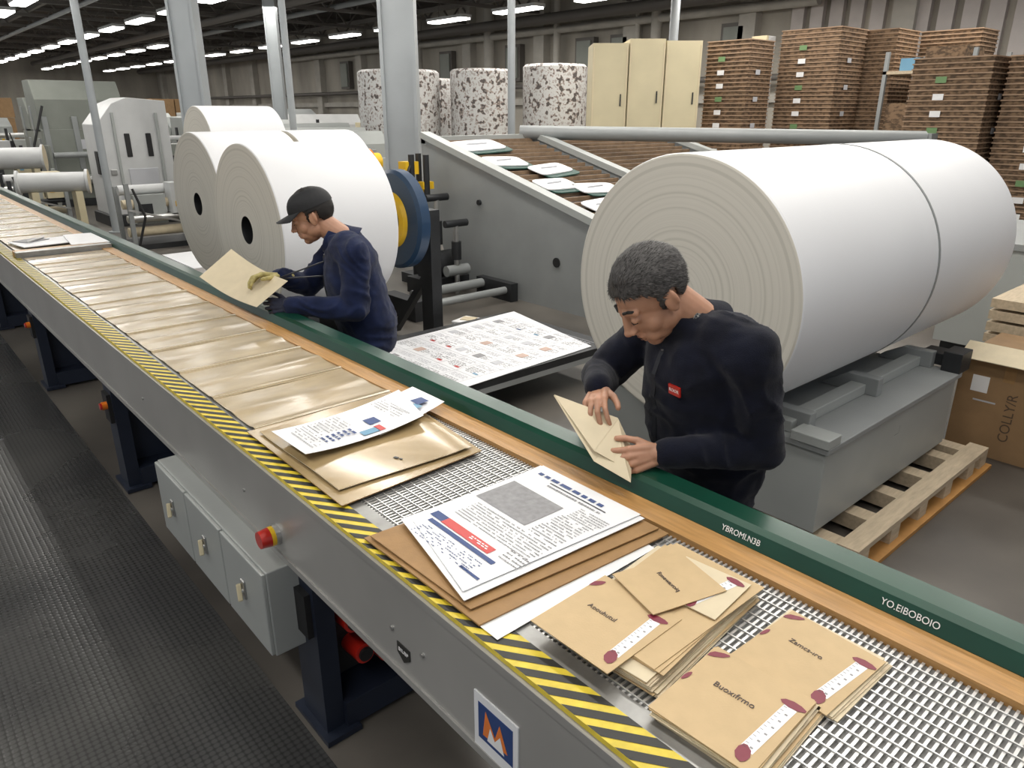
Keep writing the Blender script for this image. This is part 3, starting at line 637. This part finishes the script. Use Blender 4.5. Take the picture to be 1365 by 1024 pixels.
unit('collating_machine',5.2,13.2,1.0,1.0,1.3,rs); unit('collating_machine',4.9,16.4,1.2,1.2,1.7,rs); unit('collating_machine',2.3,21.2,.8,1.0,1.4,rs); unit('collating_machine',5.4,22.4,.9,1.2,1.5,rs)
unit('collating_machine',1.7,28.5,1.2,1.2,1.6,rs); unit('collating_machine',3.4,24.2,1.2,1.2,1.6,rs); unit('collating_machine',9.3,17.0,1.2,1.2,1.8,rs)
for x,y,z,r,l in ((1.95,13.9,.92,.15,1.0),(1.95,17.6,1.12,.2,1.1)):
    b=B(); b.lathe([(0,.001,'kraftl'),(0,.06,'dark'),(.01,.06,'kraftl'),(.01,r*1.25,'machw'),(.04,r*1.25,'machw'),(.05,r,'machw'),(l-.05,r,'machw'),(l-.04,r*1.25,'machw'),(l,r*1.25,'kraftl'),(l,.001,'kraftl')],(x,y,z),(.9,-.3,0),n=32)
    d=V((.9,-.3,0)).normalized()
    for q in (.2,l-.2): p=V((x,y,0))+d*q; b.box('cream',p.x-.05,p.x+.05,p.y-.15,p.y+.15,0,z-r+.01); b.box('dark',p.x-.12,p.x+.12,p.y-.2,p.y+.2,0,.12)
    b.done('paper_spool')
b=B(); b.box('pal',2.8,4.1,9.0,10.4,0,.1)
for i in range(6): b.obox('paper',(3.45+random.uniform(-.01,.01),9.7,.11+i*.015),(1.15,1.2,.014),random.uniform(-.02,.02))
b.done('paper_pallet')
for (x,y,s) in ((2.4,27.3,1.0),(1.2,31.5,1.4),(5,40,2),(8.5,39,1.6),(12,38,2),(2,42,2),(1.0,35,1.6),(-.8,38,1.6),(-1,42,2)):
    b=B(); b.box('pal',x-s*.5,x+s*.5,y-s*.5,y+s*.5,0,.14)
    for i in range(3):
        for j in (-.25,.25): b.obox('card',(x+j*s,y,.14+s*.2+i*s*.4),(s*.48,s*.9,s*.39),random.uniform(-.05,.05))
    b.done('boxed_pallet')
# ---------------------------------------------------------------- people
def remesh(b,vox,it=6,fac=.5):
    me=bpy.data.meshes.new('tmp'); me.from_pydata(b.v,[],b.f); me.update()
    bm=bmesh.new(); bm.from_mesh(me); bmesh.ops.recalc_face_normals(bm,faces=bm.faces); bm.to_mesh(me); bm.free()
    o=bpy.data.objects.new('tmp',me); bpy.context.collection.objects.link(o)
    r=o.modifiers.new('r','REMESH'); r.mode='VOXEL'; r.voxel_size=vox; r.adaptivity=0
    s=o.modifiers.new('s','SMOOTH'); s.iterations=it; s.factor=fac
    dg=bpy.context.evaluated_depsgraph_get(); m2=bpy.data.meshes.new_from_object(o.evaluated_get(dg)); bpy.data.objects.remove(o)
    for p in m2.polygons: p.use_smooth=True
    return m2
def mobj(me,name,mats,parent):
    o=bpy.data.objects.new(name,me); bpy.context.collection.objects.link(o); me.materials.clear()
    for k in mats: me.materials.append(M[k])
    setpar(o,parent); return o
def cap(b,p0,p1,r0,r1,n=16):
    b.cyl('skin',p0,p1,r0,r1,n=n); b.ell('skin',p0,(r0,)*3,nu=n,nv=8); b.ell('skin',p1,(r1,)*3,nu=n,nv=8)
def loft(b,rings,n=28):
    vs=[];fs=[]
    for c,a,rx,bb,ry in rings:
        for i in range(n):
            t=2*math.pi*i/n; vs.append(V(c)+V(a)*rx*math.cos(t)+V(bb)*ry*math.sin(t))
    k=len(rings)
    for j in range(k-1):
        for i in range(n): fs.append((j*n+i,j*n+(i+1)%n,(j+1)*n+(i+1)%n,(j+1)*n+i))
    fs.append(tuple(range(n-1,-1,-1))); fs.append(tuple((k-1)*n+i for i in range(n))); b.add(vs,fs,'skin')
def hand(name,wrist,d,n,right,curls,k,parent,sc=1,thumb=(.75,.62,-.25),spread=.12,fa=None):
    W=V(wrist); d=V(d).normalized(); n=V(n); n=(n-d*n.dot(d)).normalized(); t=n.cross(d)*(1 if right else -1)
    b=B()
    kn=[]
    for i,o in enumerate((.031,.011,-.010,-.030)):
        p=W+(d*(.090,.094,.090,.080)[i]+t*o+n*(.0,.003,.002,-.003)[i])*sc; kn.append(p)
        cap(b,W+(d*.012+t*o*.6)*sc,p,.0135*sc,.0115*sc,12)
    cap(b,W+(d*.02-n*.006)*sc,W+(d*.07-n*.004)*sc,.020*sc,.018*sc,12)
    if fa is not None: cap(b,W-V(fa).normalized()*.05*sc,W+d*.015*sc,.030*sc,.024*sc,14)
    for i in range(4):
        Ls=[(.042,.026,.020),(.046,.030,.021),(.043,.028,.021),(.034,.021,.018)][i]; r=(.0092,.0095,.0090,.0080)[i]*sc
        p=kn[i]; ang=0; base=(d+t*spread*(1.5-i)/1.5).normalized()
        for j in range(3):
            ang+=curls[j]*(1+.12*i); dr=(base*math.cos(ang)-n*math.sin(ang)).normalized(); q=p+dr*Ls[j]*sc
            cap(b,p,q,r*(1-.08*j),r*(1-.08*(j+1)),12); p=q
    p=W+(d*.026+t*.024-n*.006)*sc; dr=(d*thumb[0]+t*thumb[1]+n*thumb[2]).normalized()
    cap(b,W+d*.015*sc,p,.017*sc,.015*sc,12)
    for j,(l,r) in enumerate(((.040,.0135),(.032,.0108),(.025,.0098))):
        q=p+dr*l*sc; cap(b,p,q,r*sc,r*.9*sc,12); p=q; dr=(dr+d*.35-t*.12-n*.05).normalized()
    return mobj(remesh(b,.0032,4,.5),name,[k],parent)
def person(nm,C,f,P,headc,hf,hs,Ls,Le,Lw,Rs,Re,Rw,jk,bw,bd,hairk,cap_):
    root=bpy.data.objects.new(nm,None); bpy.context.collection.objects.link(root); root.location=(P[0],P[1],0); root.empty_display_size=.2
    C=V(C);f=V(f).normalized();P=V(P);l=V((-f.y,f.x,0)); up=V((0,0,1)); H=V(headc); hf=V(hf).normalized()
    b=B(); ax=(C-P)
    tilt=ax.normalized(); fwd=(f-tilt*f.dot(tilt)).normalized()
    hl=up.cross(hf).normalized(); hu=hf.cross(hl).normalized(); R=Matrix((hf,hl,hu)).transposed()
    def T(x,y,z): return H+R@(V((x,y,z))*hs)
    def P_(t,off=0): return P+ax*t+fwd*off
    loft(b,[(P+V((0,0,-.12)),l,bw*.80,f,bd*.86),(P+V((0,0,-.085)),l,bw*.90,f,bd*.96),(P+V((0,0,-.04)),l,bw*.92,f,bd*.98),(P_(.10),l,bw*.98,fwd,bd*1.04),(P_(.35,.01),l,bw*.97,fwd,bd*1.05),(P_(.6,.01),l,bw*1.0,fwd,bd*1.02),(P_(.82,.005),l,bw*1.0,fwd,bd*.94),(P_(.95),l,bw*.95,fwd,bd*.82),(P_(1.05),l,bw*.74,fwd,bd*.64),(P_(1.12,.02),l,.092,fwd,.085),(P_(1.16,.03),l,.066,fwd,.066)])
    for S,E,Wr,s in ((Ls,Le,Lw,1),(Rs,Re,Rw,-1)):
        S=V(S);E=V(E);Wr=V(Wr)
        cap(b,C+l*s*.10-tilt*.01,S,.092,.083,20); cap(b,S,E,.080,.064,20); cap(b,E,Wr,.064,.044,20)
        dd=(Wr-E).normalized(); cap(b,Wr-dd*.05,Wr-dd*.01,.048,.045,16)
    hips=[]
    for s in (1,-1):
        h=P+l*s*.095+V((0,0,-.06)); kn=V((h.x,h.y,.50))+l*s*.02+f*.03; an=V((h.x,h.y,.10))+l*s*.04-f*.01
        cap(b,h,kn,.098,.066,20); cap(b,kn,an,.064,.047,20); hips.append(an)
    me=remesh(b,.009,5,.5)
    def fold(p):
        a=noise.noise(V((p.x*8,p.y*8,p.z*15)))*.010
        w_=noise.noise(V((p.x*5+7,p.y*5,p.z*5)))*2.4
        a+=.014*(1-abs(math.sin(p.z*26+p.x*14-p.y*10+w_*3)))**2*(.45+noise.noise(V((p.x*6,p.y*6+9,p.z*6))))
        a+=noise.noise(V((p.x*26+3,p.y*26,p.z*36)))*.003
        return a
    for v in me.vertices:
        p=v.co; a=fold(p)
        if p.z<.8: a*=.6
        v.co=p+v.normal*a
    hem=P.z-.115
    for p in me.polygons: p.material_index=1 if p.center.z<hem and ((p.center-P).to_2d().length<.45) else 0
    mobj(me,'body',[jk,'trous'],root)
    bvh=BVHTree.FromPolygons([v.co.copy() for v in me.vertices],[tuple(p.vertices) for p in me.polygons])
    def surf(t,off):
        o_=P_(t)+l*off+fwd*.6; hit=bvh.ray_cast(o_,-fwd,1.0); return hit[0] if hit[0] else P_(t)+l*off+fwd*bd
    zb_=B(); pts=[surf(.15+.08*i,0)+fwd*.001 for i in range(11)]
    for a_,c_ in zip(pts[:-1],pts[1:]): zb_.beam('zip',a_,c_,.014,.006)
    zb_.beam('steel',pts[-1],pts[-1]-tilt*.02,.006,.008); zb_.done('zip_fastener',root)
    for an in hips:
        sb=B(); c=V((an.x,an.y,0)); sb.ell('black',c+f*.06+V((0,0,.045)),(.14,.05,.045),Matrix((f,l,up)).transposed()); sb.ell('black',c-f*.02+V((0,0,.07)),(.06,.048,.06))
        for v in range(len(sb.v)): sb.v[v]=(sb.v[v][0],sb.v[v][1],max(.002,sb.v[v][2]))
        sb.done('shoe',root)
    b=B()
    def E(x,y,z,a,b_,c): b.ell('skin',T(x,y,z),(a*hs,b_*hs,c*hs),R,24,16)
    def CP(p,q,r0,r1): cap(b,T(*p),T(*q),r0*hs,r1*hs,12)
    E(-.012,0,.030,.098,.076,.094); E(.028,0,-.030,.064,.062,.082); E(.035,0,-.075,.050,.050,.042); E(.062,0,-.100,.025,.029,.020)
    E(.010,0,-.060,.064,.066,.048)
    for s in (1,-1):
        E(.050,s*.042,-.036,.026,.022,.028); CP((.084,s*.012,.024),(.072,s*.048,.022),.010,.009); E(-.008,s*.078,-.012,.018,.008,.032); E(-.020,s*.080,-.004,.010,.012,.026)
        E(.102,s*.012,-.036,.011,.0085,.008); E(.0795,s*.031,.0,.0135,.016,.0115); E(.062,s*.026,-.070,.026,.022,.024)
    CP((.088,0,.012),(.107,0,-.028),.010,.012); E(.111,0,-.032,.013,.013,.011)
    CP((.090,-.014,-.062),(.090,.014,-.062),.0080,.0080); CP((.087,-.012,-.075),(.087,.012,-.075),.0085,.0085); CP((.094,0,-.05),(.090,0,-.06),.007,.008)
    nb=P_(1.06,.0); cap(b,T(-.028,0,-.05),nb,.057*hs,.062,20)
    mobj(remesh(b,.0036,3,.5),'head',['skin'],root)
    fb=B()
    for s in (1,-1):
        for a_,b_ in (((.091,s*.014,.027),(.085,s*.034,.033)),((.085,s*.034,.033),(.071,s*.051,.025))): fb.cyl('hair',T(*a_),T(*b_),.0046*hs,.0036*hs,n=8)
        fb.cyl('hair',T(.0905,s*.018,-.006),T(.0925,s*.030,-.008),.0017*hs,n=6); fb.cyl('hair',T(.0925,s*.030,-.008),T(.085,s*.044,-.005),.0017*hs,n=6)
        fb.ell('hair',T(.114,s*.007,-.0395),(.003*hs,)*3,R,8,6)
        fb.cyl('lip',T(.0975,0,-.0625),T(.0935,s*.012,-.0645),.0036*hs,.0022*hs,n=8); fb.cyl('lip',T(.0945,0,-.0745),T(.0915,s*.011,-.0735),.0042*hs,.0026*hs,n=8); fb.cyl('hair',T(.0985,0,-.0685),T(.0905,s*.020,-.0715),.0012*hs,n=6)
    fb.done('face_details',root)
    bm=bmesh.new(); bmesh.ops.create_icosphere(bm,subdivisions=5,radius=1)
    hc=V((-.014,0,.034)); rad=V((.107,.085,.101))
    for v in bm.verts:
        n0=v.co.copy(); v.co=V((n0.x*rad.x,n0.y*rad.y,n0.z*rad.z))*(1+.03*noise.noise(n0*3)+.012*noise.noise(V((n0.x*4,n0.y*22,n0.z*8))))+hc
    def bad(c):
        x,y,z=c; lim=.012+1.0*x if x>-.03 else -.018+ (x+.03)*.9
        if x>.045: lim=.057+ (x-.045)*.4
        if abs(y)>.055 and x>.0: lim=max(lim,.028)
        if abs(y)>.06 and -.035<x<.02: lim=.018 if x<.0 else .004
        if abs(y)>.06 and .004<x<.022: lim=-.02
        lim=lim+.006*noise.noise(V(c)*60)
        return z<lim or z<-.085
    bmesh.ops.delete(bm,geom=[v for v in bm.verts if bad(v.co)],context='VERTS')
    tops=[(v.co.copy(),v.normal.copy()) for v in bm.verts]
    me=bpy.data.meshes.new('hair')
    for v in bm.verts: v.co=H+R@(v.co*hs)
    bm.to_mesh(me); bm.free()
    for p in me.polygons: p.use_smooth=True
    ho=mobj(me,'hair',[hairk],root); sm=ho.modifiers.new('s','SOLIDIFY'); sm.thickness=.01; sm.offset=-1
    sb=B(); rnd=random.Random(3)
    for i in range(6500 if not cap_ else 1500):
        p,n_=rnd.choice(tops)
        if cap_ and p.z>.03: continue
        side=math.copysign(1,p.y) if abs(p.y)>.05 else p.y*8
        fl=V((-.8 if p.x<.06 else -.3,side*.35,-.7 if p.z<.09 else .0))+V((rnd.uniform(-.25,.25),rnd.uniform(-.25,.25),rnd.uniform(-.2,.2)))
        tg=(fl-n_*fl.dot(n_)).normalized(); w_=tg.cross(n_).normalized()*.0008; a=p-n_*.002; e=p+tg*rnd.uniform(.010,.022)+n_*rnd.uniform(.000,.0035)
        sb.add([T(*(a-w_)),T(*(a+w_)),T(*e)],[(0,1,2)],'hairg2' if (hairk=='hairg' and rnd.random()<(.5 if p.z<.05 else .28)) else 'hair')
    sb.done('hair_strands',root)
    if cap_:
        cb=B(); vs=[];fs=[];n=32;k=9
        for j in range(k+1):
            t=math.pi/2*j/k
            for i in range(n):
                a=2*math.pi*i/n; rr=(math.cos(t))**.72 if j<k else .0; vs.append(T(-.012+.113*rr*math.cos(a),.090*rr*math.sin(a),.040+.088*math.sin(t)))
        for j in range(k):
            for i in range(n): fs.append((j*n+i,j*n+(i+1)%n,(j+1)*n+(i+1)%n,(j+1)*n+i))
        cb.add(vs,fs,'cap',True)
        vs=[];m_=16
        for i in range(m_+1):
            a=-1.15+2.3*i/m_; vs.append(T(-.012+.112*math.cos(a),.090*math.sin(a),.044))
        for i in range(m_+1):
            a=-1.15+2.3*i/m_; vs.append(T(.045+.125*math.cos(a),.085*math.sin(a)*1.0,.034-.02*abs(math.sin(a))**2))
        W_=m_+1; cb.add(vs,[(i,i+1,W_+i+1,W_+i) for i in range(m_)],'cap',True)
        cb.add([V(p)-hu*.004 for p in vs],[(W_+i,W_+i+1,i+1,i) for i in range(m_)],'cap',True)
        cb.ell('cap',T(-.012,0,.129),(.008*hs,)*3)
        cb.done('cap',root)
    # stand-up collar wrapped round the neck: from shoulders to just under jaw / nape
    k0=nb-tilt*.03; k1=T(-.012,0,-.088); nd=(k1-k0).normalized(); nf=(fwd-nd*fwd.dot(nd)).normalized()
    kb=B(); rings=[]
    for t,r_ in ((-.1,.118),(.25,.100),(.55,.090),(.85,.085),(.86,.080),(.4,.083)):
        c=k0.lerp(k1,t); ring=[]
        for i in range(40):
            a=2*math.pi*i/40; sn=math.sin(a); ring.append(c+l*r_*.95*math.cos(a)+nf*r_*(.98 if sn<0 else 1.02)*sn-nd*(.030*max(0,sn)**2+.012*max(0,-sn)**2))
        rings.append(ring)
    for j in range(5): kb.add(rings[j]+rings[j+1],[(i,(i+1)%40,40+(i+1)%40,40+i) for i in range(40)],jk if (j<2 or cap_) else 'check',True)
    kb.done('collar',root)
    return root,l,fwd,tilt,surf
f1=(-.93,.36,0)
man,l1,fw1,ti1,S1=person('man',(1.80,1.205,1.345),f1,(1.885,1.19,.92),(1.655,1.285,1.462),(-.74,.30,-.74),1.10,
   (1.755,1.01,1.325),(1.82,.975,1.03),(1.565,1.125,1.045),(1.85,1.385,1.325),(1.76,1.55,1.12),(1.575,1.40,1.165),'jack1',.205,.165,'hairg',False)
hand('left_hand',(1.55,1.132,1.048),(-.82,.42,-.12),(-.50,-.75,.40),False,(.40,.6,.4),'skin',man,1.0,fa=(-.85,.45,0))
hand('right_hand',(1.575,1.395,1.165),(-.80,-.52,-.12),(-.25,.25,.9),True,(.35,.65,.5),'skin',man,1.0,fa=(-.6,-.5,.1))
c=S1(.73,.088); cA=S1(.77,.088); cB=S1(.73,.112); ub=(cA-c).normalized(); rb=(cB-c); rb=(rb-ub*rb.dot(ub)).normalized(); nb_=rb.cross(ub)
if nb_.dot(fw1)<0: nb_=-nb_
b=B(); b.obox('redp',c+nb_*.003,(.046,.030,.006),mtx=Matrix((rb,ub,rb.cross(ub))).transposed()); bd_=b.done('chest_badge',man)
text('ROOR',c+nb_*.0066,rb,ub,.014,'white',man)
b=B(); b.add([(1.42,1.436,1.168),(1.39,1.24,1.035),(1.415,1.125,1.005),(1.50,1.195,1.03),(1.505,1.262,1.105)],[(0,1,2,3,4)],'kraftl'); b.add([(1.422,1.436,1.170),(1.40,1.25,1.06),(1.445,1.155,1.02),(1.515,1.21,1.05),(1.52,1.27,1.12)],[(0,1,2,3,4)],'kraftl')
o=b.done('kraft_leaflet'); sm=o.modifiers.new('s','SOLIDIFY'); sm.thickness=.001
f2=(-.85,.5,0)
man2,l2,fw2,ti2,S2=person('man',(1.86,3.42,1.31),f2,(1.935,3.385,.86),(1.735,3.53,1.457),(-.80,.50,-.36),1.05,
   (1.80,3.24,1.28),(1.76,3.19,1.03),(1.54,3.46,1.03),(1.93,3.60,1.28),(1.77,3.72,1.06),(1.58,3.64,1.15),'jack2',.198,.150,'hair',True)
hand('left_hand',(1.54,3.46,1.03),(-.72,.62,.02),(-.5,-.75,.30),False,(.5,.7,.5),'gloved',man2,1.05,fa=(-.7,.7,0))
hand('right_hand',(1.58,3.635,1.15),(-.85,.1,.15),(-.1,.3,.9),True,(.35,.6,.4),'glovey',man2,1.1,fa=(-.9,-.2,.3))
b=B(); b.grid('kraftl',[(1.38,3.50,1.045),(1.53,3.44,1.165),(1.50,4.06,1.245),(1.29,4.0,1.13)],6,10,lambda u,v:(0,0,-.02*math.sin(math.pi*v)),.0015); b.done('kraft_sheet')
sc=bpy.context.scene; sc.view_settings.view_transform='Standard'; sc.view_settings.exposure=0
